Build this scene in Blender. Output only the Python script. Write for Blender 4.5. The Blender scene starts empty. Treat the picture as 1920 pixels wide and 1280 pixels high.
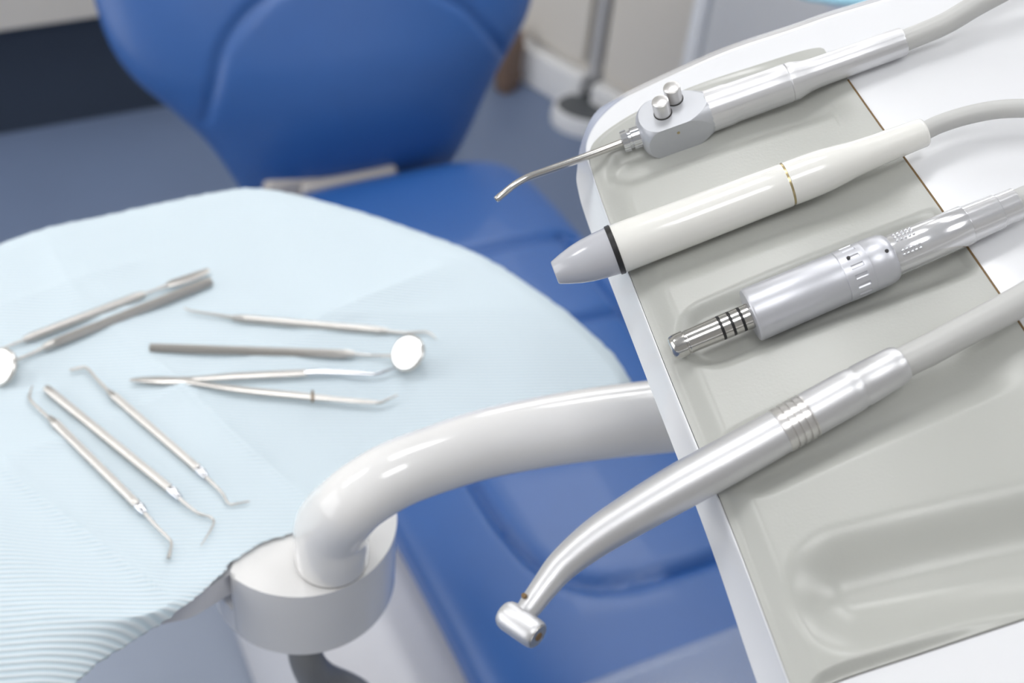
import bpy, bmesh, math, random
from mathutils import Vector, Matrix
random.seed(7)
# ------------------------------------------------------------------ camera
F = 2450.0                       # focal length in pixels of the 1920 px wide frame
CAM = Vector((0, 0, 1.35))
dn = Vector((-310, -2560, -F)).normalized()          # straight down, seen from the camera
up = -dn
fw = Vector((0, 0, -1.0)); fw = (fw - up * fw.dot(up)).normalized()
rt = fw.cross(up)
R3 = Matrix((rt, fw, up))        # world = R3 @ camera space
sc = bpy.context.scene
cd = bpy.data.cameras.new('camera'); cam = bpy.data.objects.new('camera', cd)
sc.collection.objects.link(cam)
cam.matrix_world = Matrix.Translation(CAM) @ R3.to_4x4()
cd.sensor_width = 36; cd.lens = 36 * F / 1920; cd.clip_start = .02
cd.dof.use_dof = True; cd.dof.focus_distance = .545; cd.dof.aperture_fstop = 7.5
sc.camera = cam
# ------------------------------------------------------------------ world and exposure
w = bpy.data.worlds.new('daylight'); sc.world = w; w.use_nodes = True
bg = w.node_tree.nodes['Background']
bg.inputs[0].default_value = (1, .985, .96, 1); bg.inputs[1].default_value = .62
vs = sc.view_settings
vs.view_transform = 'Standard'; vs.look = 'None'; vs.gamma = 1; vs.use_curve_mapping = False
vs.exposure = -.8
COL = sc.collection
XF = Matrix.Identity(4)        # frame the builders work in (the tilted instrument unit has its own)


def at(px, py, z):
    """point of the place that lies at height z where the photo shows (px, py)"""
    r = R3 @ Vector((px - 960, 640 - py, -F))
    return CAM + r * ((z - CAM.z) / r.z)


def depth(p):
    return -(R3.transposed() @ (Vector(p) - CAM)).z


U = Vector((.867, .4983, 0)); V = Vector((.4983, -.867, 0))     # across and along the patient chair


def ST(s, t, z):
    return Vector((U.x * s + V.x * t, U.y * s + V.y * t, z))


def sst(x, a, b):
    x = min(1, max(0, (x - a) / (b - a))); return x * x * (3 - 2 * x)


# ------------------------------------------------------------------ materials
def lin(c):
    return tuple(((v / 255) / 12.92 if v / 255 <= .04045 else ((v / 255 + .055) / 1.055) ** 2.4) for v in c)


def mat(name, rgb, rough=.4, metal=0, coat=0, spec=.5, noise=0, nscale=60, bump=0, bscale=200, trans=0, emit=0, sheen=0, alpha=1):
    m = bpy.data.materials.new(name); m.use_nodes = True
    nt = m.node_tree; b = nt.nodes['Principled BSDF']
    c = lin(rgb)
    b.inputs['Base Color'].default_value = (*c, 1)
    b.inputs['Roughness'].default_value = rough
    b.inputs['Metallic'].default_value = metal
    b.inputs['Coat Weight'].default_value = coat
    b.inputs['Coat Roughness'].default_value = .05
    b.inputs['Specular IOR Level'].default_value = spec
    b.inputs['Transmission Weight'].default_value = trans
    b.inputs['Alpha'].default_value = alpha
    if emit:
        b.inputs['Emission Color'].default_value = (1, 1, 1, 1); b.inputs['Emission Strength'].default_value = emit
    tc = nt.nodes.new('ShaderNodeTexCoord')
    if noise:
        n = nt.nodes.new('ShaderNodeTexNoise'); n.inputs['Scale'].default_value = nscale; n.inputs['Detail'].default_value = 4
        nt.links.new(tc.outputs['Object'], n.inputs['Vector'])
        mx = nt.nodes.new('ShaderNodeMix'); mx.data_type = 'RGBA'
        mx.inputs[6].default_value = (*[v * (1 - noise) for v in c], 1); mx.inputs[7].default_value = (*[min(1, v * (1 + noise)) for v in c], 1)
        nt.links.new(n.outputs['Fac'], mx.inputs[0]); nt.links.new(mx.outputs[2], b.inputs['Base Color'])
    if bump:
        n = nt.nodes.new('ShaderNodeTexNoise'); n.inputs['Scale'].default_value = bscale; n.inputs['Detail'].default_value = 3
        nt.links.new(tc.outputs['Object'], n.inputs['Vector'])
        bp = nt.nodes.new('ShaderNodeBump'); bp.inputs['Strength'].default_value = bump; bp.inputs['Distance'].default_value = .001
        nt.links.new(n.outputs['Fac'], bp.inputs['Height']); nt.links.new(bp.outputs[0], b.inputs['Normal'])
    return m


M = dict(
    white=mat('white_gloss_plastic', (238, 237, 236), .14, coat=.5, noise=.01),
    panel=mat('white_enamel', (230, 231, 234), .18, coat=.4, noise=.01),
    matt=mat('grey_silicone_mat', (180, 181, 176), .3, noise=.025, nscale=25, bump=.05, bscale=900),
    handle=mat('cream_handle_plastic', (236, 235, 230), .18, coat=.5),
    cone=mat('grey_cone_plastic', (190, 191, 197), .16, coat=.6, noise=.02, nscale=80),
    satin=mat('satin_steel', (222, 220, 218), .3, metal=.9, noise=.06, nscale=500),
    silver=mat('silver_plastic', (222, 222, 224), .16, metal=.6, coat=.6),
    block=mat('satin_grey_metal', (192, 194, 199), .4, metal=.45, noise=.02, nscale=300),
    black=mat('black_rubber', (32, 32, 34), .4),
    hose=mat('light_grey_silicone_hose', (192, 192, 190), .38, noise=.02),
    brushed=mat('satin_aluminium', (218, 218, 220), .42, metal=.85, noise=.02, nscale=200),
    motor=mat('anodised_grey_sleeve', (206, 207, 213), .38, metal=.55, noise=.015, nscale=200),
    steel=mat('polished_steel', (205, 203, 200), .16, metal=1, noise=.03, nscale=300),
    tool=mat('dental_steel', (204, 201, 197), .3, metal=.95, noise=.04, nscale=400),
    chrome=mat('bright_chrome', (225, 226, 230), .07, metal=1),
    dark=mat('dark_recess', (40, 38, 38), .6),
    brass=mat('brass_ring', (186, 170, 130), .3, metal=.8),
    brown=mat('brown_stain', (120, 95, 60), .6),
    mirror=mat('mirror_glass', (235, 237, 238), .03, metal=1),
    blue=mat('blue_vinyl', (42, 93, 162), .43, coat=.1, spec=.7, noise=.05, nscale=30, bump=.12, bscale=350),
    beige=mat('beige_shell', (196, 190, 184), .4, noise=.02),
    basew=mat('white_base_cover', (226, 226, 230), .35, noise=.02),
    platem=mat('lit_floor_plate_grey', (158, 168, 186), .4, noise=.06, nscale=9),
    greyt=mat('mid_grey_rubber', (128, 129, 130), .5, noise=.04),
    cab=mat('beige_laminate', (238, 232, 222), .5, noise=.015),
    cabw=mat('white_laminate', (240, 241, 243), .45, noise=.01),
    gap=mat('grey_strip', (190, 190, 192), .5),
    toe=mat('dark_plinth', (58, 68, 84), .5),
    brownm=mat('brown_wood', (120, 98, 84), .5, noise=.1),
    pad=mat('dark_grey_pad', (86, 90, 94), .5),
    wall=mat('wall_paint', (232, 231, 227), .7, noise=.01),
    floor=mat('blue_grey_vinyl_floor', (112, 128, 158), .36, spec=.5, noise=.06, nscale=6),
    film=mat('clear_film', (225, 232, 240), .12, alpha=.16, coat=.5, bump=.05, bscale=12),
    paper=mat('light_blue_paper', (150, 200, 220), .7),
    lamp=mat('lamp_diffuser', (255, 255, 255), .5, emit=14),
    left_glow=mat('added_left_glow', (255, 255, 255), .5, emit=3.2),
    pane=mat('added_back_glow', (255, 255, 255), .5, emit=6),
    frame=mat('lamp_frame', (235, 235, 235), .5),
)
# ribbed light-blue paper bib
m = bpy.data.materials.new('light_blue_ribbed_bib'); m.use_nodes = True; nt = m.node_tree
b = nt.nodes['Principled BSDF']; b.inputs['Roughness'].default_value = .75
b.inputs['Specular IOR Level'].default_value = .25
tc = nt.nodes.new('ShaderNodeTexCoord'); mp = nt.nodes.new('ShaderNodeMapping')
mp.inputs['Rotation'].default_value = (0, 0, math.radians(-10))
wv = nt.nodes.new('ShaderNodeTexWave'); wv.bands_direction = 'Y'; wv.inputs['Scale'].default_value = 118; wv.inputs['Distortion'].default_value = .3
wv.inputs['Detail'].default_value = 1; wv.inputs['Detail Scale'].default_value = .4
w2 = nt.nodes.new('ShaderNodeTexWave'); w2.bands_direction = 'X'; w2.inputs['Scale'].default_value = 330
no = nt.nodes.new('ShaderNodeTexNoise'); no.inputs['Scale'].default_value = 28; no.inputs['Detail'].default_value = 5
nt.links.new(tc.outputs['Object'], mp.inputs[0])
for n_ in (wv, w2): nt.links.new(mp.outputs[0], n_.inputs['Vector'])
nt.links.new(tc.outputs['Object'], no.inputs['Vector'])
a1 = nt.nodes.new('ShaderNodeMath'); a1.operation = 'MULTIPLY_ADD'; a1.inputs[1].default_value = .18
nt.links.new(w2.outputs['Fac'], a1.inputs[0]); nt.links.new(wv.outputs['Fac'], a1.inputs[2])
a2 = nt.nodes.new('ShaderNodeMath'); a2.operation = 'MULTIPLY_ADD'; a2.inputs[1].default_value = 1.6
nt.links.new(no.outputs['Fac'], a2.inputs[0]); nt.links.new(a1.outputs[0], a2.inputs[2])
bp = nt.nodes.new('ShaderNodeBump'); bp.inputs['Strength'].default_value = .4; bp.inputs['Distance'].default_value = .0011
nt.links.new(a2.outputs[0], bp.inputs['Height']); nt.links.new(bp.outputs[0], b.inputs['Normal'])
mx = nt.nodes.new('ShaderNodeMix'); mx.data_type = 'RGBA'
mx.inputs[6].default_value = (*lin((208, 226, 236)), 1); mx.inputs[7].default_value = (*lin((226, 236, 242)), 1)
nt.links.new(wv.outputs['Fac'], mx.inputs[0]); nt.links.new(mx.outputs[2], b.inputs['Base Color'])
M['bib'] = m


# ------------------------------------------------------------------ helpers
def obj(name, bm, material, parent=None, smooth=True, ang=35, label=None):
    bm.transform(XF)
    bmesh.ops.recalc_face_normals(bm, faces=bm.faces)
    me = bpy.data.meshes.new(name)
    for f in bm.faces: f.smooth = smooth
    bm.to_mesh(me); bm.free()
    if smooth: me.set_sharp_from_angle(angle=math.radians(ang))
    me.materials.append(M[material])
    o = bpy.data.objects.new(name, me); COL.objects.link(o)
    if parent:
        o.parent = parent
        o.matrix_parent_inverse = wm(parent).inverted()
    if label: o['label'] = label
    return o


def wm(o):
    m_ = o.matrix_basis.copy()
    if o.parent: m_ = wm(o.parent) @ o.matrix_parent_inverse @ m_
    return m_


def thing(name, loc, label, cat, group=None):
    o = bpy.data.objects.new(name, None); COL.objects.link(o); o.location = XF @ Vector(loc)
    o.empty_display_size = .02
    return tag(o, label, cat, group)


def tag(o, label=None, cat=None, group=None, kind=None):
    for k, v in (('label', label), ('category', cat), ('group', group), ('kind', kind)):
        if v: o[k] = v
    return o


def loft(bm, pts, radii, seg=40, caps=True, squash=None, flatz=1, upv=None):
    """tube of varying radius through pts; squash(angle,i) gives a radius factor"""
    n = len(pts); pts = [Vector(p) for p in pts]
    tans = []
    for i in range(n):
        a = pts[max(0, i - 1)]; c = pts[min(n - 1, i + 1)]
        j = i
        while (c - a).length < 1e-7 and j < n - 1: j += 1; c = pts[j]
        j = i
        while (c - a).length < 1e-7 and j > 0: j -= 1; a = pts[j]
        tans.append((c - a).normalized())
    ref = Vector(upv) if upv else (Vector((0, 0, 1)) if abs(tans[0].z) < .95 else Vector((1, 0, 0)))
    x = (ref - tans[0] * ref.dot(tans[0])).normalized()
    rings = []
    for i in range(n):
        x = (x - tans[i] * x.dot(tans[i])).normalized(); y = tans[i].cross(x)
        ring = []
        for k in range(seg):
            a = 2 * math.pi * k / seg
            r = radii[i] * (squash(a, i) if squash else 1)
            ring.append(bm.verts.new(pts[i] + x * (math.cos(a) * r * flatz) + y * (math.sin(a) * r)))
        rings.append(ring)
    for i in range(n - 1):
        for k in range(seg):
            bm.faces.new((rings[i][k], rings[i][(k + 1) % seg], rings[i + 1][(k + 1) % seg], rings[i + 1][k]))
    if caps:
        bm.faces.new(rings[0][::-1]); bm.faces.new(rings[-1])
    return rings


def cat_(P, k, closed=False):
    """Catmull-Rom through tuples, k samples per span"""
    n = len(P); out = []
    P = [tuple(p) for p in P]
    rng = range(n) if closed else range(n - 1)
    for i in rng:
        if closed: a, b_, c, d = P[i - 1], P[i], P[(i + 1) % n], P[(i + 2) % n]
        else: a, b_, c, d = P[max(0, i - 1)], P[i], P[i + 1], P[min(n - 1, i + 2)]
        for j in range(k):
            t = j / k
            out.append(tuple(.5 * ((2 * q) + (-p + r) * t + (2 * p - 5 * q + 4 * r - s) * t * t + (-p + 3 * q - 3 * r + s) * t ** 3) for p, q, r, s in zip(a, b_, c, d)))
    if not closed: out.append(P[-1])
    return out


def box(bm, c, size, ax=None, bevel=0):
    """box centred at c; ax = (x axis, y axis)"""
    X, Y = ax or (Vector((1, 0, 0)), Vector((0, 1, 0))); Z = X.cross(Y)
    mt = Matrix((X, Y, Z)).transposed().to_4x4(); mt.translation = Vector(c)
    r = bmesh.ops.create_cube(bm, size=1, matrix=mt @ Matrix.Diagonal((*size, 1)))
    if bevel:
        es = {e for v in r['verts'] for e in v.link_edges}
        bmesh.ops.bevel(bm, geom=list(es), offset=bevel, segments=3, profile=.6, affect='EDGES', clamp_overlap=True)


def prism(bm, poly, z0, z1, bevel=0, seg=3):
    lo = [bm.verts.new((p[0], p[1], z0)) for p in poly]; hi = [bm.verts.new((p[0], p[1], z1)) for p in poly]
    n = len(poly)
    fs = [bm.faces.new(lo[::-1]), bm.faces.new(hi)]
    for i in range(n): fs.append(bm.faces.new((lo[i], lo[(i + 1) % n], hi[(i + 1) % n], hi[i])))
    if bevel:
        es = [e for e in bm.edges if all(abs(v.co.z - z1) < 1e-6 for v in e.verts)] + [e for e in bm.edges if all(abs(v.co.z - z0) < 1e-6 for v in e.verts)]
        bmesh.ops.bevel(bm, geom=es, offset=bevel, segments=seg, profile=.5, affect='EDGES')


class Axis:
    """straight axis given by two photo points at one height"""
    def __init__(s, a, b_, z):
        s.a, s.b, s.z = a, b_, z
        s.dir = (at(*b_, z) - at(*a, z)).normalized()
        s.side = s.dir.cross(Vector((0, 0, 1))).normalized()

    def p(s, x):
        f = (x - s.a[0]) / (s.b[0] - s.a[0])
        return at(x, s.a[1] + f * (s.b[1] - s.a[1]), s.z)

    def lathe(s, prof, seg=56, squash=None, bm=None, caps=True):
        bm = bm or bmesh.new()
        pts = [s.p(x) for x, r in prof]
        loft(bm, pts, [r * depth(p) / F for p, (x, r) in zip(pts, prof)], seg, caps, squash)
        return bm


def hose(path, z, half, k=10, seg=32, zend=None):
    pts = cat_([tuple(at(x, y, z)) for x, y in path], k)
    if zend is not None:
        for i, p in enumerate(pts): pts[i] = (p[0], p[1], z + (zend - z) * (i / (len(pts) - 1)) ** 2)
    r = half * depth(pts[0]) / F
    bm = bmesh.new(); loft(bm, pts, [r] * len(pts), seg); return bm


# ------------------------------------------------------------------ setting
def plane(name, c, ax, sx, sy, thick, m_, kind='structure'):
    bm = bmesh.new(); box(bm, c, (sx, sy, thick), ax); o = obj(name, bm, m_, smooth=False); o['kind'] = kind; return o


plane('floor', ST(.9, -.6, -.025), (U, V), 6.3, 4.8, .05, 'floor')
plane('ceiling', ST(.9, -.6, 2.725), (U, V), 6.3, 4.8, .05, 'wall')
plane('wall_back', ST(.9, -3.05, 1.35), (U, V), 6.3, .1, 2.7, 'wall')
plane('wall_right', ST(4.05, -.6, 1.35), (V, U), 4.8, .1, 2.7, 'wall')

# unseen glowing window panel added on the back wall for seat glare
c = ST(1.45, -2.985, 1.85)
bm = bmesh.new(); box(bm, c, (.92, .01, .86), (U, V)); o = obj('added_glow_1', bm, 'pane', smooth=False); o['kind'] = 'structure'
bm = bmesh.new()
for dx, dz, sx, sz in ((0, .45, 1.0, .05), (0, -.45, 1.0, .05), (.48, 0, .05, .86), (-.48, 0, .05, .86), (0, 0, .04, .86)):
    box(bm, c + U * dx + Vector((0, 0, dz)) + V * .005, (sx, .03, sz), (U, V), .004)
obj('added_glow_frame', bm, 'frame', o)
# large unseen glowing window panel added at left to brighten the cabinets
plane('wall_left', ST(-2.25, -.6, 1.35), (V, U), 4.8, .1, 2.7, 'wall')
c = ST(-2.185, -.95, 1.35)
bm = bmesh.new(); box(bm, c, (2.3, .01, 1.9), (V, U)); o = obj('added_glow_2', bm, 'left_glow', smooth=False); o['kind'] = 'structure'
bm = bmesh.new()
for dx, dz, sx, sz in ((0, .97, 2.4, .05), (0, -.97, 2.4, .05), (1.17, 0, .05, 1.9), (-1.17, 0, .05, 1.9), (0, 0, .05, 1.9)):
    box(bm, c + V * dx + Vector((0, 0, dz)) + U * .008, (sx, .03, sz), (V, U), .004)
obj('added_glow_frame', bm, 'frame', o)
# ceiling lights
for i, (s, t) in enumerate([(.1, -1.1), (1.4, -1.1), (1.4, -2.0), (-1.1, -1.4), (1.2, .4), (-.2, .4)]):
    c = ST(s, t, 2.66)

    L = thing('ceiling_light', ST(s, t, 2.7), 'white square ceiling light panel out of the picture above the room', 'light', 'ceiling lights')
    bm = bmesh.new(); 
    for dx, dy, sx, sy in ((0, .3, .64, .04), (0, -.3, .64, .04), (.3, 0, .04, .56), (-.3, 0, .04, .56)):
        box(bm, c + U * dx + V * dy, (sx, sy, .06), (U, V), .003)
    obj('lamp_frame', bm, 'frame', L)
    bm = bmesh.new(); box(bm, c + Vector((0, 0, .005)), (.56, .56, .02), (U, V)); obj('diffuser', bm, 'lamp', L)

# ------------------------------------------------------------------ background furniture
# low cabinet behind the chair on the left, on a dark plinth
cb = thing('low_cabinet', ST(-.9, -2.2, 0), 'pale beige low cabinet on a dark plinth at the far left', 'cabinet')
bm = bmesh.new(); box(bm, ST(-.62, -2.20, .65), (2.4, .5, .87), (U, V), .004); obj('body', bm, 'cab', cb)
bm = bmesh.new(); box(bm, ST(-.62, -2.22, .107), (2.38, .46, .214), (U, V)); obj('plinth', bm, 'toe', cb, label='dark plinth')
# cabinet run on the right
A = at(970, 150, 0); B = at(1100, 225, 0); D = (B - A).normalized(); N = Vector((-D.y, D.x, 0))
if N.y < 0: N = -N


def cabunit(d0, d1, m_, label, name='cabinet', h=1.0):
    c = A + D * ((d0 + d1) / 2)
    o = thing(name, c, label, 'cabinet')
    bm = bmesh.new(); box(bm, c + N * .25 + Vector((0, 0, .075 + h / 2)), (d1 - d0, .44, h), (D, N), .004); obj('body', bm, m_, o)
    bm = bmesh.new(); box(bm, c + N * .022 + Vector((0, 0, .08 + h / 2)), (d1 - d0 - .02, .018, h - .03), (D, N), .003); dr = obj('door', bm, m_, o)
    bm = bmesh.new(); box(bm, c + N * .25 + Vector((0, 0, .0375)), (d1 - d0, .5, .075), (D, N), .006); obj('plinth', bm, 'cabw', o, label='white plinth')
    return o


cabunit(-.55, .145, 'cab', 'beige cabinet with a white plinth just right of the blue backrest')
s = A + D * .158
o = thing('filler_strip', s, 'narrow grey upright strip between the two blurred beige cabinets', 'strip')
bm = bmesh.new(); box(bm, s + N * .03 + Vector((0, 0, .075 + .5)), (.02, .03, 1.0), (D, N), .003)
o2 = obj('strip_face', bm, 'gap', o)
cabunit(.172, .36, 'cab', 'beige cabinet to the right of the grey upright strip')
cabunit(.362, .9, 'cabw', 'white cabinet behind the top edge of the instrument unit')
# brown object beside the backrest
p = at(982, 160, 0) - N * .05
bm = bmesh.new(); box(bm, p + Vector((.0, .02, .06)), (.032, .04, .12), (D, N), .006)
for i in range(2): box(bm, p + Vector((0, .02, .03 + .06 * i)), (.036, .044, .010), (D, N), .002)
tag(obj('wooden_stand', bm, 'brownm'), 'small brown blurred stand on the floor just behind the right edge of the backrest', 'stand')
# foot control
p = at(1140, 194, .035) - N * .02; DX, DY = Vector((.995, .1, 0)), Vector((-.1, .995, 0))
fc = thing('foot_control', (p.x, p.y, 0), 'white oval foot control with a dark grey top on the floor before the cabinets', 'foot control')
bm = bmesh.new()
pr = [(1.0, 0), (1.02, .012), (1.0, .03), (.97, .036), (.92, .036), (.90, .030)]
rings = []
for r, z in pr:
    rings.append([bm.verts.new(Vector((p.x, p.y, z)) + DX * (math.cos(a) * .088 * r) + DY * (math.sin(a) * .054 * r)) for a in [2 * math.pi * k / 64 for k in range(64)]])
for i in range(len(rings) - 1):
    for k in range(64): bm.faces.new((rings[i][k], rings[i][(k + 1) % 64], rings[i + 1][(k + 1) % 64], rings[i + 1][k]))
bm.faces.new(rings[0]); bm.faces.new(rings[-1])
obj('housing', bm, 'cabw', fc)
bm = bmesh.new(); rings = []
for r, z in [(.89, .0305), (.89, .033), (.8, .037), (.4, .039)]:
    rings.append([bm.verts.new(Vector((p.x, p.y, z)) + DX * (math.cos(a) * .095 * r) + DY * (math.sin(a) * .058 * r)) for a in [2 * math.pi * k / 64 for k in range(64)]])
for i in range(len(rings) - 1):
    for k in range(64): bm.faces.new((rings[i][k], rings[i][(k + 1) % 64], rings[i + 1][(k + 1) % 64], rings[i + 1][k]))
bm.faces.new(rings[0]); bm.faces.new(rings[-1])
obj('pedal_pad', bm, 'pad', fc, label='dark grey pad')
# side table with blue paper, top right
q = at(1500, -60, .72)
sd = thing('side_table', (q.x + .1, q.y + .2, 0), 'pale side table at the top of the picture behind the instrument unit', 'table')
bm = bmesh.new(); box(bm, q + Vector((.13, .17, -.015)), (.36, .34, .03), (U, V), .006); obj('table_top', bm, 'cabw', sd)
for a in (-.15, .15):
    for c_ in (-.13, .13):
        bm = bmesh.new(); pp = q + Vector((.13, .17, 0)) + U * a + V * c_
        loft(bm, [(pp.x, pp.y, 0), (pp.x, pp.y, .692)], [.012, .012], 16); obj('leg', bm, 'cabw', sd)
bm = bmesh.new(); c_ = at(1570, -22, .7215)
poly = cat_([(c_.x + dx, c_.y + dy) for dx, dy in ((-.055, -.022), (.06, -.02), (.13, .05), (.12, .14), (.0, .17), (-.07, .1))], 4, True)
prism(bm, poly, .7205, .7235)
tag(obj('paper_sheet', bm, 'paper'), 'light blue paper sheet on the pale side table at the top edge', 'paper')

# ------------------------------------------------------------------ patient chair
chair = thing('dental_chair', ST(.46, -.9, 0), 'blue vinyl dental patient chair with reclined backrest and white base', 'dental chair')


def segd(px, py, path):
    best = 9
    for (x0, y0), (x1, y1) in zip(path, path[1:]):
        dx, dy = x1 - x0, y1 - y0; t = max(0, min(1, ((px - x0) * dx + (py - y0) * dy) / (dx * dx + dy * dy + 1e-12)))
        best = min(best, math.hypot(px - x0 - t * dx, py - y0 - t * dy))
    return best


def cushion(org, X, Y, Z, spans, thick, groove=(), gd=.008, gw=.008, bulge=0.012, nx=64, extra=None, pw=4, end=.05, bend=None):
    """pad lofted along Y: spans = [(y, half width)], closed superellipse sections"""
    bm = bmesh.new(); rings = []
    y0, y1 = spans[0][0], spans[-1][0]
    for (y, hw) in spans:
        e = min(1, min(y - y0, y1 - y) / end)
        f = max(.03, (1 - (1 - e) ** 3) ** (1 / 2.2)) if e < 1 else 1
        ring = []
        for k in range(nx * 2):
            a = math.pi * k / nx
            cx, cz = math.cos(a), math.sin(a)
            ex = 2 / pw
            gx = math.copysign(abs(cx) ** ex, cx); gz = math.copysign(abs(cz) ** (2 / 2.6), cz)
            xx = gx * hw; top = gz > 0
            zz = gz * thick / 2 * f
            if top:
                zz += bulge * (1 - gx * gx) * f * (1 - ((2 * y - y0 - y1) / (y1 - y0)) ** 6)
                for g in groove:
                    dgr = segd(xx, y, g); zz -= gd * math.exp(-(dgr / gw) ** 2) * min(1, gz * 1.5) * f
                if extra: zz += extra(xx, y) * min(1, gz * 1.5)
            ring.append(bm.verts.new(org + X * xx + Y * y + Z * (zz + (bend(y) if bend else 0))))
        rings.append(ring)
    n = nx * 2
    for i in range(len(rings) - 1):
        for k in range(n): bm.faces.new((rings[i][k], rings[i][(k + 1) % n], rings[i + 1][(k + 1) % n], rings[i + 1][k]))
    bm.faces.new(rings[0]); bm.faces.new(rings[-1])
    return bm


def resample(pts, n):
    """monotone y samples with denser ends"""
    out = []; y0, y1 = pts[0][0], pts[-1][0]
    dense = cat_(pts, 24)
    for i in range(n + 1):
        t = i / n; t = t - math.sin(2 * math.pi * t) / (2 * math.pi) * .75
        y = y0 + (y1 - y0) * t
        for p_, q_ in zip(dense, dense[1:]):
            if p_[0] <= y <= q_[0] + 1e-9:
                f = (y - p_[0]) / max(1e-9, q_[0] - p_[0]); out.append((y, p_[1] + f * (q_[1] - p_[1]))); break
    return out


SC = .475; ZS = .42; TH = .085
uu = [(-.098, -1.0), (-.098, -.80), (-.098, -.695), (-.094, -.63), (-.081, -.581), (-.055, -.553), (-.033, -.543), (0, -.537), (.061, -.535), (.1, -.54), (.13, -.56), (.145, -.62), (.15, -.7), (.15, -1.0)]
uu = cat_(uu, 6)
seat_sp = [(-1.186, .115), (-1.168, .152), (-1.13, .173), (-1.05, .184), (-.95, .187), (-.8, .182), (-.6, .175), (-.45, .173), (-.36, .165), (-.31, .14), (-.295, .10)]
bm = cushion(ST(SC, 0, ZS - TH / 2 - .006), U, V, Vector((0, 0, 1)), resample(seat_sp, 260), TH,
             groove=[uu[:], [(-.17, -1.0), (.17, -1.0)], [(-.17, -.859), (.17, -.859)]], gd=.010, gw=.0055, bulge=.004, nx=150,
             extra=lambda x, y: .006 * sst(y, -1.0, -.86) - .006 * sst(y, -.86, -.80) * 1)
obj('seat_cushion', bm, 'blue', chair, ang=80)
# white shell under the seat
bm = bmesh.new(); box(bm, ST(SC, -.74, ZS - TH - .03), (.27, .78, .045), (U, V), .015); obj('seat_shell', bm, 'beige', chair)
# base
bm = bmesh.new(); box(bm, ST(SC - .088, -.66, .17), (.42, .56, .30), (U, V), .03); obj('base_cover', bm, 'basew', chair, label='white base cover')
bm = bmesh.new(); box(bm, ST(.32, -.72, .012), (.95, .95, .024), (U, V), .01); obj('lit_floor_base_plate', bm, 'platem', chair, label='pale blue grey base plate widened to imitate lit floor')  # base plate widened and paled to stand in for brightly lit floor
# backrest
th = math.radians(55); BW = -V * math.cos(th) + Vector((0, 0, math.sin(th))); BN = U.cross(BW)
BO = Vector((-.20, 1.20, .46)) + U * .026
back_sp = [(-.048, .106), (-.036, .122), (-.018, .136), (.008, .150), (.05, .173), (.09, .204), (.13, .237), (.17, .255), (.22, .261), (.3, .26), (.4, .225), (.5, .19), (.56, .14)]
arch = cat_([(-.176, .075), (-.165, .105), (-.145, .149), (-.105, .184), (-.05, .205), (.0, .208), (.05, .196), (.10, .170), (.135, .149), (.164, .118), (.196, .085)], 6)
bnd_ = lambda y: -.07 * (max(0, .12 - y) / .165) ** 2
bm = cushion(BO - BN * .058, U, BW, BN, resample(back_sp, 220), .09, groove=[arch], gd=.006, gw=.006, bulge=.028, nx=140, pw=2.7, end=.12, bend=bnd_)
obj('backrest', bm, 'blue', chair, ang=80)
bm = cushion(BO - BN * .105 + BW * .004, U, BW, BN, [(y, h * .96 - .004) for y, h in resample(back_sp, 50)], .035, nx=48, bulge=0, pw=3.5, bend=bnd_)
obj('backrest_shell', bm, 'beige', chair, label='pale grey backrest shell')
bm = bmesh.new(); box(bm, ST(.41, -1.205, .405), (.16, .05, .03), (U, V), .008); box(bm, ST(.43, -1.25, .37), (.12, .16, .09), (U, V), .01)
obj('hinge_bar', bm, 'beige', chair, label='beige hinge bar between seat and backrest')
# clear film over the foot end
bm = bmesh.new(); g = []
for i in range(25):
    row = []
    for j in range(41):
        y = -.460 + .20 * i / 24; x = -.185 + .37 * j / 40
        z = ZS + .003 + .0010 * math.sin(i * .3 + j * .15) * .4 - .05 * sst(abs(x), .155, .19) + .004 * (1 - (x / .18) ** 2)
        z -= .07 * sst(y, -.33, -.26)
        row.append(bm.verts.new(ST(SC + x, y, z)))
    g.append(row)
for i in range(24):
    for j in range(40): bm.faces.new((g[i][j], g[i][j + 1], g[i + 1][j + 1], g[i + 1][j]))
o = obj('foot_film', bm, 'film', chair, ang=80, label='clear plastic film over the foot end')
so = o.modifiers.new('thickness', 'SOLIDIFY'); so.thickness = .0006

# ------------------------------------------------------------------ tray table
ZT = .76
outer = [(-180, 540, .006), (0, 462, .006), (80, 434, .005), (190, 409, .004), (300, 385, .004), (400, 365, .003), (470, 357, .003), (560, 370, .004), (680, 402, .006), (800, 443, .007), (890, 478, .004), (960, 517, .007),
         (1050, 580, .009), (1120, 640, .011), (1168, 695, .012), (1180, 745, .012), (1120, 795, .008), (1000, 830, .006), (850, 880, .004), (700, 945, .002), (600, 985, .0), (550, 1001, .0), (490, 1022, .0), (435, 1056, .0), (418, 1076, .0),
         (380, 1110, .001), (340, 1144, .003), (290, 1180, .010), (220, 1228, .016), (150, 1285, .022), (60, 1370, .034), (-100, 1440, .05), (-240, 1300, .05), (-300, 1100, .04), (-300, 900, .02), (-280, 700, .01)]
inner = [(-150, 560), (15, 476), (90, 448), (198, 422), (306, 398), (402, 378), (468, 370), (555, 382), (672, 415), (790, 456), (876, 492), (944, 530),
         (1032, 592), (1100, 650), (1145, 702), (1155, 738), (1105, 780), (985, 815), (840, 862), (692, 925), (596, 965), (548, 984), (484, 1008), (425, 1040), (398, 1060),
         (366, 1098), (322, 1132), (265, 1158), (190, 1165), (110, 1150), (40, 1125), (-60, 1090), (-160, 1030), (-220, 950), (-240, 820), (-230, 690)]
OUT = [Vector(p) for p in cat_([tuple(at(x, y, ZT - d)) for x, y, d in outer], 8, True)]
INN = [Vector(p) for p in cat_([tuple(at(x, y, ZT)) for x, y in inner], 8, True)]
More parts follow.
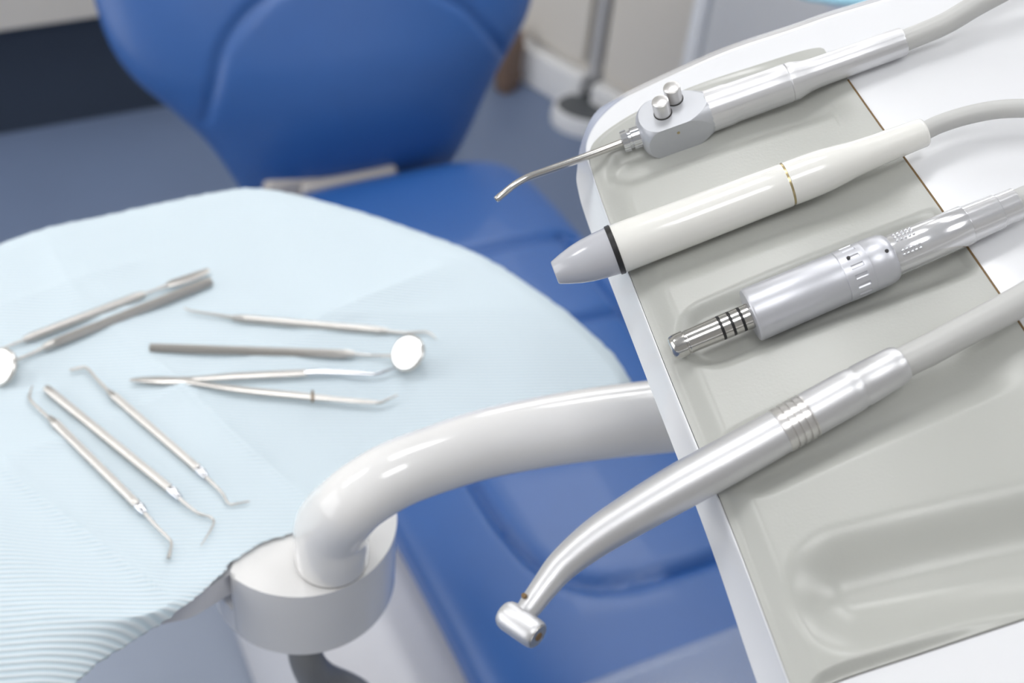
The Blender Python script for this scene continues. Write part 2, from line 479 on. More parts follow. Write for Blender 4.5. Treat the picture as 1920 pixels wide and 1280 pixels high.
C0 = at(450, 730, ZT)
cre = [((0, 580), (260, 495)), ((75, 440), (155, 575)), ((590, 610), (890, 480)), ((0, 880), (340, 1142)), ((150, 560), (600, 960)), ((20, 860), (130, 825)), ((600, 600), (1050, 580)), ((470, 640), (700, 745)), ((250, 600), (90, 440)), ((130, 825), (890, 500)), ((300, 690), (480, 860))]
cre = [(at(*a, ZT), at(*b_, ZT)) for a, b_ in cre]
cam_amp = [.002, .0018, .0038, .0040, .002, .0016, .0014, .002, .0016, .0014, .0016]
FA, FB = at(0, 880, ZT), at(340, 1142, ZT); FN = Vector((-(FB - FA).y, (FB - FA).x, 0)).normalized()
if (at(0, 1100, ZT) - FA).dot(FN) < 0: FN = -FN


def crease_z(p):
    z = 0
    for (a, b_), h in zip(cre, cam_amp):
        ab = (b_ - a).xy; ap = (p - a).xy; t = ap.dot(ab) / ab.dot(ab)
        f = sst(t, -.12, .05) * (1 - sst(t, .95, 1.12))
        if f: dd = (ap - ab * t).length; z += h * f * math.exp(-dd / .006)
    z += .0006 * math.sin(p.x * 31 + 1.3) * math.sin(p.y * 27) + .0004 * math.sin(p.x * 70 + p.y * 53)
    df = (p - FA).dot(FN)
    if df > 0: z += .010 * sst(df, 0, .05) * (1 - sst(df, .06, .14))
    return z


bm = bmesh.new(); rings = []
NR, NO = 90, 26
K = len(INN)
for i in range(1, NR + 1):
    f = i / NR
    ring = []
    for k in range(K):
        p = C0.lerp(INN[k], f); p.z = ZT + .0012 + crease_z(p) * (1 - .6 * sst(f, .85, 1)); ring.append(bm.verts.new(p))
    rings.append(ring)
for i in range(1, NO + 1):
    f = i / NO; ring = []
    for k in range(K):
        p = INN[k].lerp(OUT[k], f); zo = OUT[k].z - ZT
        p.z = ZT + .0012 + crease_z(p) * .4 + zo * (f ** 1.7)
        if f == 1: p += Vector((math.sin(k * 1.7) + math.sin(k * .6), math.sin(k * 2.3), 0)) * .0006
        ring.append(bm.verts.new(p))
    rings.append(ring)
c0 = bm.verts.new(C0 + Vector((0, 0, .0012)))
for k in range(K): bm.faces.new((c0, rings[0][k], rings[0][(k + 1) % K]))
for i in range(len(rings) - 1):
    for k in range(K): bm.faces.new((rings[i][k], rings[i + 1][k], rings[i + 1][(k + 1) % K], rings[i][(k + 1) % K]))
bib = obj('bib', bm, 'bib', ang=80)
so = bib.modifiers.new('thickness', 'SOLIDIFY'); so.thickness = .0005; so.offset = 1
tag(bib, 'light blue ribbed paper bib with fold creases spread over the round tray', 'bib')

tbl = thing('tray_table', at(600, 1040, ZT - .05), 'round instrument tray on a curved white gloss tube arm and pivot housing', 'tray table')
bm = bmesh.new()
poly = [(p.x, p.y) for p in [C0.lerp(q_, .975) for q_ in INN]]
# the rim runs straight along the lower left, as far as the pivot
rim = [at(x, y, ZT - .007) for x, y in ((455, 1070), (426, 1087), (385, 1112), (352, 1130), (318, 1138), (275, 1146))]
poly2 = []
for i, q_ in enumerate(poly): poly2.append(q_)
lo = [i for i in range(len(inner))]
idx0, idx1 = 23 * 8, 26 * 8 + 4
rr = cat_([tuple(v.xy) for v in rim], 8)
poly2 = poly[:idx0] + rr + poly[idx1 + 8:]
prism(bm, poly2[::2], ZT - .021, ZT - .0035, .002)
obj('tray_plate', bm, 'basew', tbl, ang=50, label='pale grey tray plate')
# pivot housing (round, cut by the slot for the tray)
hc = [at(x, y, ZT) for x, y in ((742, 995), (634, 1105), (453, 1092))]
(ax, ay), (bx, by), (cx, cy) = [(v.x, v.y) for v in hc]
dd = 2 * (ax * (by - cy) + bx * (cy - ay) + cx * (ay - by))
ux = ((ax**2 + ay**2) * (by - cy) + (bx**2 + by**2) * (cy - ay) + (cx**2 + cy**2) * (ay - by)) / dd
uy = ((ax**2 + ay**2) * (cx - bx) + (bx**2 + by**2) * (ax - cx) + (cx**2 + cy**2) * (bx - ax)) / dd
HR = math.hypot(ax - ux, ay - uy)
HZ0, HZ1 = ZT - .056, ZT - .0005
circ = [(ux + HR * math.cos(a), uy + HR * math.sin(a)) for a in [2 * math.pi * k / 128 for k in range(128)]]
cutp = at(431, 1071, ZT); cutn = Vector((-(at(560, 985, ZT) - cutp).y, (at(560, 985, ZT) - cutp).x)).normalized()
cutn = Vector((-.999, .05))
def cut(pl, off):
    out = []
    for x, y in pl:
        d_ = (x - cutp.x) * cutn.x + (y - cutp.y) * cutn.y - off
        if d_ > 0: x -= cutn.x * d_; y -= cutn.y * d_
        if not out or math.hypot(out[-1][0] - x, out[-1][1] - y) > 1e-5: out.append((x, y))
    return out
bm = bmesh.new(); prism(bm, cut(circ, 0), HZ0, HZ1, .003, 4)
bm2 = bmesh.new(); prism(bm2, cut([(ux + (x - ux) * .997, uy + (y - uy) * .997) for x, y in circ], .028), HZ0 + .0006, HZ0 + .0215, .003, 4)
hs = obj('pivot_housing', bm, 'white', tbl, ang=40); obj('lower_jaw', bm2, 'white', tbl, ang=40)
# arm
b0 = at(622, 1046, ZT)
r0 = 69 * depth(b0) / F
pth = [(b0.x, b0.y, ZT + .0008), (b0.x, b0.y, ZT + .012), (b0.x + .0008, b0.y + .0008, ZT + .028)]
rad = [r0, r0, r0 * 1.0]
for x, y, z, h in [(654, 948, .812, 66), (692, 918, .82, 65), (745, 888, .826, 64.5), (817, 861, .829, 64), (905, 833, .831, 65.5), (1010, 811, .832, 67), (1120, 794, .832, 68.5), (1225, 782, .832, 69.5), (1400, 765, .832, 71), (1650, 760, .832, 72)]:
    p = at(x, y, z); pth.append(tuple(p)); rad.append(h * depth(p) / F)
fine = cat_([(*p, r) for p, r in zip(pth, rad)], 8)
bm = bmesh.new(); loft(bm, [p[:3] for p in fine], [p[3] for p in fine], 64)
obj('arm_tube', bm, 'white', tbl, ang=60)
bm = bmesh.new(); loft(bm, [(b0.x, b0.y, ZT - .002), (b0.x, b0.y, ZT + .0012)], [r0 * .99, r0 * .97], 64); obj('collar_gap', bm, 'dark', tbl, label='dark seam ring')
# lower stem
st = [at(571, 1190, ZT - .056)] + [at(575, 1235, ZT - .075), at(600, 1275, ZT - .105), at(660, 1330, ZT - .15), at(720, 1420, ZT - .22)]
bm = bmesh.new(); f_ = cat_([(*p, r) for p, r in zip(st, (.0105, .0100, .012, .019, .02))], 8)
loft(bm, [p[:3] for p in f_], [p[3] for p in f_], 32); obj('lower_stem', bm, 'greyt', tbl, label='mid grey stem below the pivot')

# ------------------------------------------------------------------ hand instruments on the tray
ZI = ZT + .0045


def P3(path, z=ZI):
    return [at(p[0], p[1], p[2] if len(p) > 2 else z) for p in path]


def stick(root, name, path, halfs, m_='tool', seg=20, k=6, squash=None, flatz=1, z=ZI):
    pts = P3(path, z)
    pr = [(*p, h * depth(p) / F) for p, h in zip(pts, halfs)]
    if len(pr) > 2: pr = cat_(pr, k)
    bm = bmesh.new(); loft(bm, [p[:3] for p in pr], [max(.0002, p[3]) for p in pr], seg, squash=squash, flatz=flatz)
    return obj(name, bm, m_, root, ang=35)


def handle(root, a, b_, half, ends=.7, knurl=True, hexa=False, z=ZI):
    """straight handle with tapered ends and engraved grip rings"""
    A_, B_ = at(*a, z), at(*b_, z); n = 60; pts = []; rs = []
    L = (B_ - A_).length
    for i in range(n + 1):
        t = i / n; p = A_.lerp(B_, t); r = half * depth(p) / F
        e = min(t, 1 - t) * L / .006
        f = ends + (1 - ends) * min(1, e)
        if knurl and .10 < t < .9: f *= 1 - .05 * (i % 2)
        pts.append(p); rs.append(r * f)
    sq = (lambda a_, i: 1 / max(math.cos(((a_ + math.pi / 6) % (math.pi / 3)) - math.pi / 6), .5) * .93) if hexa else None
    bm = bmesh.new(); loft(bm, pts, rs, 24, squash=sq); return obj('handle', bm, 'tool', root, ang=25 if hexa else 40)


def mirrorhead(root, c, z, ra, rb, nrm, hz=.0016):
    """round mirror: steel cup with glass"""
    C = at(*c, z); nrm = Vector(nrm).normalized(); X = nrm.cross(Vector((0, 1, 0))).normalized()
    bm = bmesh.new(); loft(bm, [C - nrm * hz, C - nrm * hz * .6, C + nrm * hz * .6, C + nrm * hz], [ra * .86, ra, ra, ra * .93], 48); obj('mirror_cup', bm, 'tool', root)
    bm = bmesh.new(); loft(bm, [C + nrm * hz, C + nrm * (hz + .0003)], [ra * .88, ra * .86], 48); obj('mirror_glass', bm, 'mirror', root, label='round mirror glass')


G = 'steel hand instruments on the light blue bib'
t = thing('spatula', at(160, 595, ZI), 'steel probe with a flat spatula blade, uppermost on the bib at left', 'dental instrument', G)
handle(t, (45, 637), (270, 551), 8.5)
stick(t, 'blade_shank', [(270, 551), (292, 543), (314, 535)], [3.2, 2.6, 4])
stick(t, 'blade', [(312, 536), (322, 531), (345, 524), (375, 513), (391, 505)], [4, 9, 10, 9, 5], flatz=.25)
stick(t, 'tip', [(45, 637), (10, 651), (-30, 668), (-50, 690)], [3, 2.2, 1.8, 1])
t = thing('dental_mirror', at(240, 590, ZI), 'mouth mirror at the left edge, its disc half out of the picture', 'dental instrument', G)
handle(t, (396, 527), (98, 645), 8.5, .9, False, True)
stick(t, 'collar', [(100, 644), (82, 652)], [9, 6.5], seg=24)
stick(t, 'shank', [(84, 651), (50, 667), (18, 678, ZI + .003)], [4, 3.2, 3.4])
mirrorhead(t, (2, 688), ZI + .004, 21 * .87 / F * 1.6, 0, (-.42, -.55, .72))
t = thing('explorer', at(580, 608, ZI), 'slim double-ended explorer lying above the mirror with the full round disc', 'dental instrument', G)
stick(t, 'tip', [(345, 577), (362, 583), (400, 589), (440, 596)], [1.2, 2, 2.6, 4])
handle(t, (437, 596), (727, 621), 8)
stick(t, 'tip', [(725, 621), (760, 624), (798, 622), (812, 629), (818, 636)], [3.5, 3, 2.4, 1.6, .8])
t = thing('dental_mirror', at(460, 658, ZI), 'mouth mirror with smooth hexagonal handle and round disc in the middle of the bib', 'dental instrument', G)
handle(t, (281, 652), (648, 664), 8.3, .95, False, True)
stick(t, 'collar', [(646, 663), (664, 664)], [8.5, 6.5], seg=24)
stick(t, 'shank', [(662, 664), (700, 666), (740, 667, ZI + .004)], [3.2, 2.6, 3])
mirrorhead(t, (765, 662), ZI + .009, 34 * .86 / F, 0, (-.51, -.46, .72))
t = thing('tweezers', at(350, 712, ZI), 'steel college tweezers with angled tips in the middle of the bib', 'dental instrument', G)
ZW = ZI + .0016
stick(t, 'joint', [(243, 712), (262, 712), (300, 713), (345, 713), (362, 713)], [2, 6.5, 10, 8, 6], flatz=.35, z=ZW)
stick(t, 'arm', [(335, 711), (380, 709), (450, 704), (560, 699), (576, 698)], [6, 6, 8, 8, 7], flatz=.4, z=ZW)
stick(t, 'arm', [(335, 714), (380, 720), (450, 730), (560, 741), (640, 749), (695, 753), (712, 754)], [6, 6, 8, 8, 6, 5, 3], flatz=.4, z=ZW)
stick(t, 'tip', [(572, 699), (600, 698), (670, 700), (690, 701), (706, 701), (722, 696), (742, 689, ZW + .001)], [5.5, 6, 5, 4, 3.5, 3, 1.5], 'chrome', z=ZW)
stick(t, 'tip', [(705, 754), (714, 754), (728, 748), (746, 740)], [3.5, 3, 2.4, 1.2], z=ZW)
stick(t, 'pin', [(586, 733, ZW + .0028), (586, 752, ZW + .0028)], [2.4, 2.4], 'brown', z=ZW)
t = thing('scaler_probe', at(180, 870, ZI), 'hooked double-ended steel probe, leftmost of the three lying diagonally', 'dental instrument', G)
stick(t, 'tip', [(61, 722, ZI + .003), (57, 735), (56, 748), (74, 767), (96, 787)], [1, 2.2, 2.8, 3.2, 4])
handle(t, (93, 783), (266, 955), 9, .6)
stick(t, 'collar', [(258, 947), (264, 953), (272, 962)], [8.5, 9.5, 5.5], 'chrome', seg=24)
stick(t, 'tip', [(270, 960), (295, 988), (317, 1010), (321, 1018), (320, 1030), (316, 1046)], [4, 3.5, 3, 2.8, 3, 4.2])
t = thing('probe', at(210, 835, ZI), 'single-ended steel probe with a smooth round handle, middle of the three lying diagonally', 'dental instrument', G)
handle(t, (87, 728), (325, 922), 9, .85, False)
stick(t, 'collar', [(318, 916), (326, 923), (337, 934)], [8.5, 9.5, 5.5], 'chrome', seg=24)
stick(t, 'tip', [(334, 932), (355, 950), (374, 963), (392, 968), (401, 977), (394, 995), (377, 1022)], [4, 3.4, 2.8, 2.5, 2.3, 1.8, .9])
t = thing('probe', at(290, 810, ZI), 'angled double-ended steel probe, rightmost of the three lying diagonally', 'dental instrument', G)
stick(t, 'tip', [(131, 694), (148, 690), (163, 690), (180, 709), (206, 736)], [2.8, 3, 3, 3, 4.2])
handle(t, (204, 734), (382, 888), 8.5, .6)
stick(t, 'collar', [(372, 879), (379, 886), (387, 895)], [8, 9, 5.5], 'chrome', seg=24)
stick(t, 'tip', [(385, 893), (405, 912), (418, 926), (429, 944), (447, 943), (468, 939)], [4, 3.2, 2.8, 2.4, 2, 1.2])

# ------------------------------------------------------------------ delivery unit
ZU = 1.0
# the whole unit leans down towards its left edge
ARM_END = Vector(pth[-1])
P0 = at(1400, 560, ZU); TILT = math.radians(24)
g_ = (at(1729, 249, ZU) - at(1041, 511, ZU)).normalized()
XF = Matrix.Translation(P0) @ Matrix.Rotation(TILT, 4, Vector((0, 0, 1)).cross(-g_)) @ Matrix.Translation(-P0)
CAM = XF.inverted() @ CAM; R3 = XF.inverted().to_3x3() @ R3
unit = thing('delivery_unit', at(1700, 600, ZU - .03), 'white instrument delivery unit with a flush grey moulded mat', 'dental unit')
o_px = [(1560, 1480), (1520, 1378), (1478, 1270), (1375, 998), (1243, 674), (1146, 423), (1110, 325), (1097, 287), (1100, 250), (1120, 216), (1155, 184), (1200, 160), (1350, 92), (1480, 48), (1600, 8), (1900, -75), (2200, -130), (2420, -60), (2560, 300), (2640, 800), (2560, 1300), (2300, 1520), (1900, 1560), (1640, 1560)]
m_px = [(1500, 1318), (1488, 1296), (1477, 1270), (1375, 998), (1243, 674), (1146, 423), (1115, 335), (1106, 300), (1110, 276), (1126, 256), (1155, 234), (1200, 208), (1300, 163), (1430, 120), (1500, 98), (1535, 91), (1546, 94), (1550, 103), (1590, 150), (1650, 235), (1700, 302), (1762, 388), (1870, 545), (1990, 720), (2200, 1040), (2190, 1068), (2160, 1082), (1920, 1160), (1740, 1220), (1560, 1281)]
MO = [Vector(p) for p in cat_([tuple(at(x, y, ZU)) for x, y in o_px], 10, True)]
MM = [Vector(p) for p in cat_([tuple(at(x, y, ZU)) for x, y in m_px], 6, True)]
MC = at(1640, 720, ZU)
l_px = [(1500, 1480), (1458, 1378), (1416, 1270), (1323, 998), (1199, 674), (1106, 430), (1083, 352), (1082, 318), (1090, 268), (1114, 214)] + o_px[10:]
ML = [Vector(p) for p in cat_([tuple(at(x, y, ZU - .016)) for x, y in l_px], 10, True)]


def rays(poly, c, n):
    """distance of a star-shaped outline in n directions"""
    out = []
    ang = []
    for p in poly: ang.append(math.atan2(p.y - c.y, p.x - c.x))
    for k in range(n):
        a = 2 * math.pi * k / n; dx, dy = math.cos(a), math.sin(a); best = 0
        for p_, q_ in zip(poly, poly[1:] + poly[:1]):
            ex, ey = q_.x - p_.x, q_.y - p_.y; den = dx * ey - dy * ex
            if abs(den) < 1e-12: continue
            wx, wy = p_.x - c.x, p_.y - c.y
            t_ = (wx * ey - wy * ex) / den; s_ = (wx * dy - wy * dx) / den
            if t_ > 0 and -1e-6 <= s_ <= 1 + 1e-6: best = max(best, t_)
        out.append(best)
    return out


NA = 720
ro = rays(MO, MC, NA); rm = rays(MM, MC, NA)
ro = [max(a, b_ + .0012) for a, b_ in zip(ro, rm)]
rl = [max(a, b_) for a, b_ in zip(rays(ML, MC, NA), ro)]
dirs = [Vector((math.cos(2 * math.pi * k / NA), math.sin(2 * math.pi * k / NA), 0)) for k in range(NA)]
bm = bmesh.new(); rings = []


def addring(rs, z): rings.append([bm.verts.new(Vector((MC.x, MC.y, z)) + dirs[k] * rs[k]) for k in range(NA)])


E_ = [min(.006, (a - b_) * .8) for a, b_ in zip(ro, rm)]
addring([r - .02 for r in rl], ZU - .0285); addring([r - .003 for r in rl], ZU - .021); addring([r - .0005 for r in rl], ZU - .018); addring(rl, ZU - .016)
addring([a + (b_ - a) * .12 for a, b_ in zip(ro, rl)], ZU - .004)
for j in range(1, 6):
    a = j / 5 * math.pi / 2
    rings.append([bm.verts.new(Vector((MC.x, MC.y, ZU)) + dirs[k] * (ro[k] - E_[k] * (1 - math.cos(a))) + Vector((0, 0, -E_[k] * .6 * (1 - math.sin(a))))) for k in range(NA)])
addring([r + .0005 for r in rm], ZU); addring([r + .0005 for r in rm], ZU - .018)
for i in range(len(rings) - 1):
    for k in range(NA): bm.faces.new((rings[i][k], rings[i][(k + 1) % NA], rings[i + 1][(k + 1) % NA], rings[i + 1][k]))
bm.faces.new(rings[0]); bm.faces.new(rings[-1])
obj('unit_shell', bm, 'panel', unit, ang=30)

bm = bmesh.new(); box(bm, MC + Vector((.06, .02, -.05)), (.22, .24, .044), None, .01); obj('underbody', bm, 'panel', unit)
bm = bmesh.new(); loft(bm, [XF.inverted() @ (ARM_END + Vector((0, 0, .012))), MC + Vector((.05, .02, -.06))], [.02, .02], 32); obj('support_post', bm, 'white', unit)
# grey mat with cradles
LA, LB = at(1146, 423, ZU), at(1478, 1270, ZU)
LN = Vector((-(LB - LA).y, (LB - LA).x, 0)).normalized()
if (MC - LA).dot(LN) < 0: LN = -LN
caps_ = []
for a, b_, r, dep, soft, in [((1180, 322), (1600, 165), 36, .0045, .004), ((1235, 505), (1720, 318), 40, .0022, .005), ((1345, 632), (1850, 425), 62, .0050, .0045),
                             ((1420, 868), (1900, 640), 56, .0040, .006), ((1600, 1110), (2080, 1005), 110, .0105, .011)]:
    A_, B_ = at(*a, ZU), at(*b_, ZU); caps_.append((A_, B_, r * depth(A_) / F, r * 1.15 * depth(B_) / F, dep, soft))


def matz(p, edge):
    dl = (p - LA).dot(LN)
    z = .0035 * sst(dl, .001, .013) * (1 - sst(dl, .05, .12))
    for A_, B_, r0_, r1_, dep, soft in caps_:
        ab = B_ - A_; t_ = (p - A_).dot(ab) / ab.dot(ab); tc_ = max(0, min(1, t_))
        d_ = (p - A_ - ab * tc_).length - (r0_ + (r1_ - r0_) * tc_)
        z -= dep * (1 - (sst(d_, -.019, .005) if dep > .009 else sst(d_, -soft, soft))) * (1 - sst(t_, .75, 1.0) if dep < .009 else 1)
    return z * sst(edge, 0, .006)


bm = bmesh.new(); rings = []
fr = [1 - (1 - i / 170) ** 1.15 for i in range(1, 171)]
for f in fr:
    ring = []
    for k in range(NA):
        p = MC + dirs[k] * rm[k] * f
        z = matz(p, rm[k] * (1 - f)); ring.append(bm.verts.new(p + Vector((0, 0, .0006 + z))))
    rings.append(ring)
rings.append([bm.verts.new(Vector((MC.x, MC.y, ZU - .016)) + dirs[k] * rm[k]) for k in range(NA)])
c0 = bm.verts.new(MC + Vector((0, 0, .0006 + matz(MC, 1))))
for k in range(NA): bm.faces.new((c0, rings[0][k], rings[0][(k + 1) % NA]))
for i in range(len(rings) - 1):
    for k in range(NA): bm.faces.new((rings[i][k], rings[i + 1][k], rings[i + 1][(k + 1) % NA], rings[i][(k + 1) % NA]))
bm.faces.new(rings[-1])
obj('instrument_mat', bm, 'matt', unit, ang=50, label='grey moulded instrument mat')
# brown seam beside the mat
bm = bmesh.new(); sp = [at(x, y, ZU + .0004) for x, y in ((1590, 150), (1650, 235), (1700, 302), (1762, 388), (1870, 545), (1990, 720))]
loft(bm, sp, [.0005] * len(sp), 8); obj('seam', bm, 'brown', unit, label='thin brown seam')

# ------------------------------------------------------------------ handpieces
# 1 air-water syringe
SA = Axis((1180, 262), (1692, 78), ZU + .0075)
sy = thing('air_water_syringe', SA.p(1400), 'silver three-way syringe with a bent metal nozzle and two buttons, topmost on the mat', 'dental handpiece')
nz = [(930, 374), (945, 362), (962, 348), (980, 337), (998, 329), (1030, 318), (1100, 293), (1175, 264)]
pts = cat_([tuple(at(x, y, ZU + .0075)) for x, y in nz], 8); rr = [6.8 * depth(p) / F * (1 - .12 * (1 - sst(i, 0, 3))) * (1 + .1 * sst(i, 20, 50)) for i, p in enumerate(pts)]
bm = bmesh.new(); loft(bm, pts, rr, 32); nzo = obj('nozzle', bm, 'steel', sy, ang=50, label='bent polished steel nozzle')
rp = depth(pts[0]) / F
d_ = (Vector(pts[1]) - Vector(pts[0])).normalized()
bm = bmesh.new(); loft(bm, [Vector(pts[0]) - d_ * .00008, Vector(pts[0]) + d_ * .0005], [3.6 * rp] * 2, 24); obj('nozzle_hole', bm, 'dark', nzo)
kn = lambda a_, i: 1 + .035 * math.cos(a_ * 12)
obj('lock_nut', SA.lathe([(1166, 14), (1167, 20), (1178, 21), (1179, 17), (1184, 17), (1185, 20.5), (1206, 20.5)], squash=kn), 'chrome', sy, label='chrome lock nut')


def blk(a_, i):
    return 1


bm = bmesh.new()
prof = [(1200, 26), (1204, 36), (1212, 46), (1225, 54), (1245, 58), (1270, 58), (1290, 55), (1310, 48), (1329, 39)]
pr = cat_([(x, r) for x, r in prof], 14)
pts = [SA.p(x) for x, r in pr]
rg = loft(bm, pts, [r * depth(p) / F for p, (x, r) in zip(pts, pr)], 240)
ax0 = pts[0]; lim = 41 * depth(pts[60]) / F
vz = Vector((0, 0, 1)); sd_ = SA.side
tilt = math.radians(18)
n1 = (vz * math.cos(tilt) - sd_ * math.sin(tilt)) if (sd_.y > 0) else (vz * math.cos(tilt) + sd_ * math.sin(tilt))
n1 = vz.copy()
n2 = SA.dir.cross(n1).normalized()
if n2.y > 0: n2 = -n2           # n2 points to the viewer
for ring in rg:
    for v in ring:
        rel = v.co - ax0; along = SA.dir * rel.dot(SA.dir); r_ = rel - along
        for nn, lm in ((n1, lim * .93), (-n1, lim * .93), (n2, lim * 1.0), (-n2, lim * 1.0)):
            e_ = r_.dot(nn)
            if e_ > lm: r_ -= nn * (e_ - lm)
        v.co = ax0 + along + r_
obj('valve_block', bm, 'block', sy, ang=13, label='satin grey valve block with flat sides')
tz = lim * .93
for px_, py_ in ((1243, 212), (1264, 186)):
    base = at(px_, py_, ZU + .0075 + tz)
    r_ = 16 * depth(base) / F
    bm = bmesh.new(); loft(bm, [base - n1 * .002, base + n1 * .0072, base + n1 * .0078, base + n1 * .0080], [r_, r_, r_ * .97, r_ * .88], 40); bt = obj('button', bm, 'satin', sy)
    bm = bmesh.new(); loft(bm, [base - n1 * .002, base + n1 * .0002], [r_ * 1.1] * 2, 40); obj('button_seat', bm, 'dark', bt)
pc = SA.p(1263) + n2 * (lim * 1.0) + n1 * (lim * .45)
bm = bmesh.new(); loft(bm, [pc - n2 * .001, pc + n2 * .0002], [.0007, .0007], 20); obj('pin', bm, 'brass', sy, label='tiny brass pin')
fl = lambda a_, i: 1 + .012 * math.cos(a_ * 20)
obj('body_sleeve', SA.lathe([(1326, 38), (1327, 39.5), (1365, 39), (1372, 37.5), (1440, 36.5), (1476, 36.5), (1478, 35.5)], squash=fl), 'brushed', sy)
obj('rear_sleeve', SA.lathe([(1478, 34.5), (1480, 36), (1490, 36), (1500, 33), (1512, 30), (1530, 28.5), (1600, 27.5), (1690, 27), (1694, 25.5)], squash=fl), 'brushed', sy)
hs_ = obj('hose', hose([(1688, 79), (1725, 66), (1775, 48), (1830, 22), (1885, 2), (1960, -25), (2080, -80), (2200, -140)], ZU + .0085, 20.5, zend=ZU + .03), 'hose', sy, label='light grey hose')

# 2 white handpiece with a grey cone
SB = Axis((1041, 511), (1729, 249), ZU + .0125)
sl = thing('ultrasonic_scaler', SB.p(1400), 'cream white pen-shaped handpiece with a grey cone tip and black ring', 'dental handpiece')
obj('cone_tip', SB.lathe([(1040, 21), (1042, 23), (1060, 30), (1080, 36.5), (1100, 41), (1122, 44), (1149, 46)]), 'cone', sl, ang=60, label='grey cone tip')
obj('black_ring', SB.lathe([(1148, 46), (1149, 48), (1157, 48.5), (1158, 46.5)]), 'black', sl, label='black ring')
obj('barrel', SB.lathe([(1158, 47), (1160, 47.3), (1300, 45.5), (1420, 43.5), (1472, 42.8), (1474, 42)]), 'handle', sl)
obj('joint_ring', SB.lathe([(1474, 41.3), (1479, 41.3)]), 'brass', sl, label='thin brass joint ring')
obj('grip', SB.lathe(cat_([(1479, 42), (1481, 42.6), (1510, 42.5), (1545, 41), (1575, 37.5), (1600, 34), (1640, 31.3), (1690, 29), (1722, 27.8), (1731, 27), (1735, 24)], 5)), 'handle', sl, ang=60)
obj('hose', hose([(1726, 250), (1760, 233), (1810, 217), (1865, 206), (1920, 203), (2000, 206), (2120, 230), (2250, 290)], ZU + .0125, 17.5), 'hose', sl, label='light grey hose')

# 3 electric micromotor
SM = Axis((1265, 651), (1810, 422), ZU + .0095)
mo = thing('micromotor', SM.p(1500), 'grey electric motor handpiece with a ringed metal shaft and clear connector', 'dental handpiece')
sh = [(1257, 10), (1258, 17), (1262, 22), (1268, 24), (1285, 24.5), (1286, 22), (1289, 22), (1290, 22.8), (1349, 23.8)]
x = 1349
for w_, gp in ((0, 0), (14, 0), (14, 0)):
    if w_: sh += [(x, 24.3), (x + w_, 24.5)]; x += w_
    sh += [(x, 21), (x + 5, 21)]; x += 5
sh += [(x, 24.5), (x + 13, 25), (x + 13, 23), (x + 15, 23), (x + 15, 25), (x + 24, 25), (x + 24, 23), (1413, 23)]
obj('shaft', SM.lathe(sh), 'steel', mo, label='steel shaft with a rounded tip')
for i, gx in enumerate((1349, 1368, 1387)):
    obj('o_ring', SM.lathe([(gx, 21.5), (gx + .8, 23.8), (gx + 4.2, 23.8), (gx + 5, 21.5)]), 'black', mo)
obj('front_sleeve', SM.lathe([(1407, 24), (1407, 50), (1409, 51.8), (1412, 52.2), (1574, 49.5), (1575.5, 48.5)], caps=True), 'motor', mo)
rb = lambda a_, i: 1 - .012 * (1 if (math.cos(a_ * 18) > .2) else 0) if 4 <= i <= 5 else 1
SQ = SM.lathe([(1575.5, 48.3), (1577, 49.8), (1583, 50), (1590, 50), (1591, 50), (1612, 50), (1613, 50), (1622, 50), (1624, 49.4)], seg=144, squash=lambda a_, i: (1 - .045 * (math.cos(a_ * 16) > .5)) if i in (4, 5) else 1)
bnd = obj('grip_band', SQ, 'motor', mo)
obj('rear_sleeve', SM.lathe([(1624, 49), (1625.5, 49.8), (1648, 49.5), (1660, 48), (1667, 45), (1671, 41)]), 'motor', mo)


def dotat(ax, x, halfpx, elev, r, m_, parent, name='hole', raise_=.0002):
    c = ax.p(x); sd = ax.dir.cross(Vector((0, 0, 1))).normalized()
    if sd.y > 0: sd = -sd
    n_ = sd * math.cos(elev) + Vector((0, 0, math.sin(elev)))
    c2 = c + n_ * (halfpx * depth(c) / F)
    bm = bmesh.new(); loft(bm, [c2 - n_ * .0015, c2 + n_ * raise_], [r, r], 20); return obj(name, bm, m_, parent)


dotat(SM, 1594, 50, math.radians(92), .0007, 'dark', mo)
dotat(SM, 1657, 48.3, math.radians(72), .0008, 'dark', mo)
cn = obj('connector_sleeve', SM.lathe([(1670, 38), (1672, 39.5), (1810, 38.5), (1812, 36)]), 'silver', mo, ang=50, label='silvery translucent connector sleeve')
bm = bmesh.new(); dz = SM.side if SM.side.y < 0 else -SM.side
for i in range(5):
    for e_ in (118, 105, 92, 60, 48):
        c = SM.p(1684 + i * 7.5); a = math.radians(e_); n_ = dz * math.cos(a) + Vector((0, 0, math.sin(a)))
        bmesh.ops.create_uvsphere(bm, u_segments=10, v_segments=6, radius=.0007, matrix=Matrix.Translation(c + n_ * (39.4 * depth(c) / F)))
obj('grip_studs', bm, 'chrome', cn)
obj('hose_socket', SM.lathe([(1810, 35), (1811, 36), (1870, 34), (1872, 32), (1905, 31.5), (1908, 27)]), 'silver', mo, label='bright chrome hose socket')
obj('hose', hose([(1895, 386), (1940, 367), (2000, 344), (2120, 300), (2250, 260)], ZU + .0095, 26), 'hose', mo, label='light grey hose')

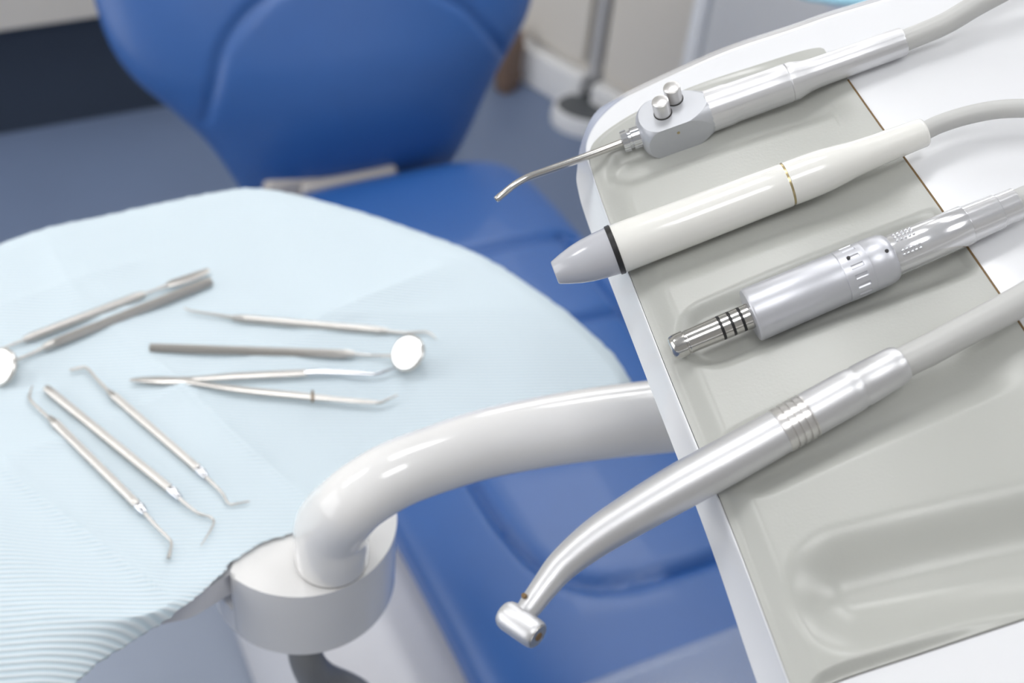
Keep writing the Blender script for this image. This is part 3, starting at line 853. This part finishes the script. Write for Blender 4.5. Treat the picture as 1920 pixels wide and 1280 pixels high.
# 4 turbine
ZQ = ZU + .0118
tu = thing('turbine_handpiece', at(1350, 880, ZQ), 'curved silver turbine handpiece with a small round head reaching past the left edge', 'dental handpiece')
cp = [(985, 1148, 20), (993, 1138, 22.5), (1024, 1096, 26), (1057, 1057, 30.5), (1117, 1008, 36.5), (1188, 963, 41), (1275, 912, 44.5), (1370, 860, 44.8), (1458, 811, 43.2), (1461, 809, 42)]
cp = cat_(cp, 8); pts = [at(x, y, ZQ) for x, y, r in cp]
bm = bmesh.new(); loft(bm, pts, [c_[2] * depth(p) / F for c_, p in zip(cp, pts)], 64, flatz=.97)
obj('curved_body', bm, 'brushed', tu, ang=60)
h0, h1 = at(942, 1146, ZQ), at(1008, 1192, ZQ); hd = (h1 - h0).normalized(); Lh = (h1 - h0).length
hr = 28.5 * depth(h0) / F
bm = bmesh.new(); pf = [(0, .60), (.03, .78), (.1, .93), (.2, 1), (.55, 1.0), (.85, .98), (.95, .95), (1, .88)]
loft(bm, [h0 + hd * Lh * a for a, b_ in pf], [hr * b_ for a, b_ in pf], 56)
hdo = obj('turbine_head', bm, 'brushed', tu, ang=60, label='small round drill head')
bm = bmesh.new(); loft(bm, [h0 - hd * .0003, h0 + hd * .001], [hr * .4, hr * .42], 40); obj('cap_disc', bm, 'steel', hdo)
bm = bmesh.new(); loft(bm, [h1 - hd * .001, h1 + hd * .0004, h1 + hd * .0005], [hr * .8, hr * .8, hr * .7], 40); obj('chuck_face', bm, 'tool', hdo)
bm = bmesh.new(); loft(bm, [h1, h1 + hd * .0008], [hr * .3, hr * .3], 32); obj('bur_hole', bm, 'brown', hdo, label='brownish bur hole')
q_ = at(983, 1117, ZQ + .0045)
bm = bmesh.new(); loft(bm, [q_, q_ + Vector((0, 0, .001))], [.0011, .0009], 20); obj('water_port', bm, 'brown', tu, label='brownish water port')
ST_ = Axis((1461, 809), (1683, 684), ZQ)
ring = [(1461, 41), (1463, 44)]
x = 1466
for i in range(4): ring += [(x, 44.5), (x + 7, 44.5), (x + 8, 41.5), (x + 11, 41.5)]; x += 12
obj('coupling_rings', ST_.lathe(ring + [(x, 44), (x + 3, 43.5)]), 'satin', tu, label='grooved coupling ring')
obj('coupling', ST_.lathe([(x + 2, 43.3), (1590, 42.5), (1604, 41.5), (1606, 40), (1612, 40), (1614, 41.3), (1672, 38.5), (1684, 37), (1691, 33)]), 'brushed', tu, ang=40)
obj('hose', hose([(1680, 686), (1740, 657), (1800, 625), (1860, 593), (1920, 560), (2000, 514), (2120, 450), (2250, 390)], ZQ + .0003, 30), 'hose', tu, label='light grey hose')
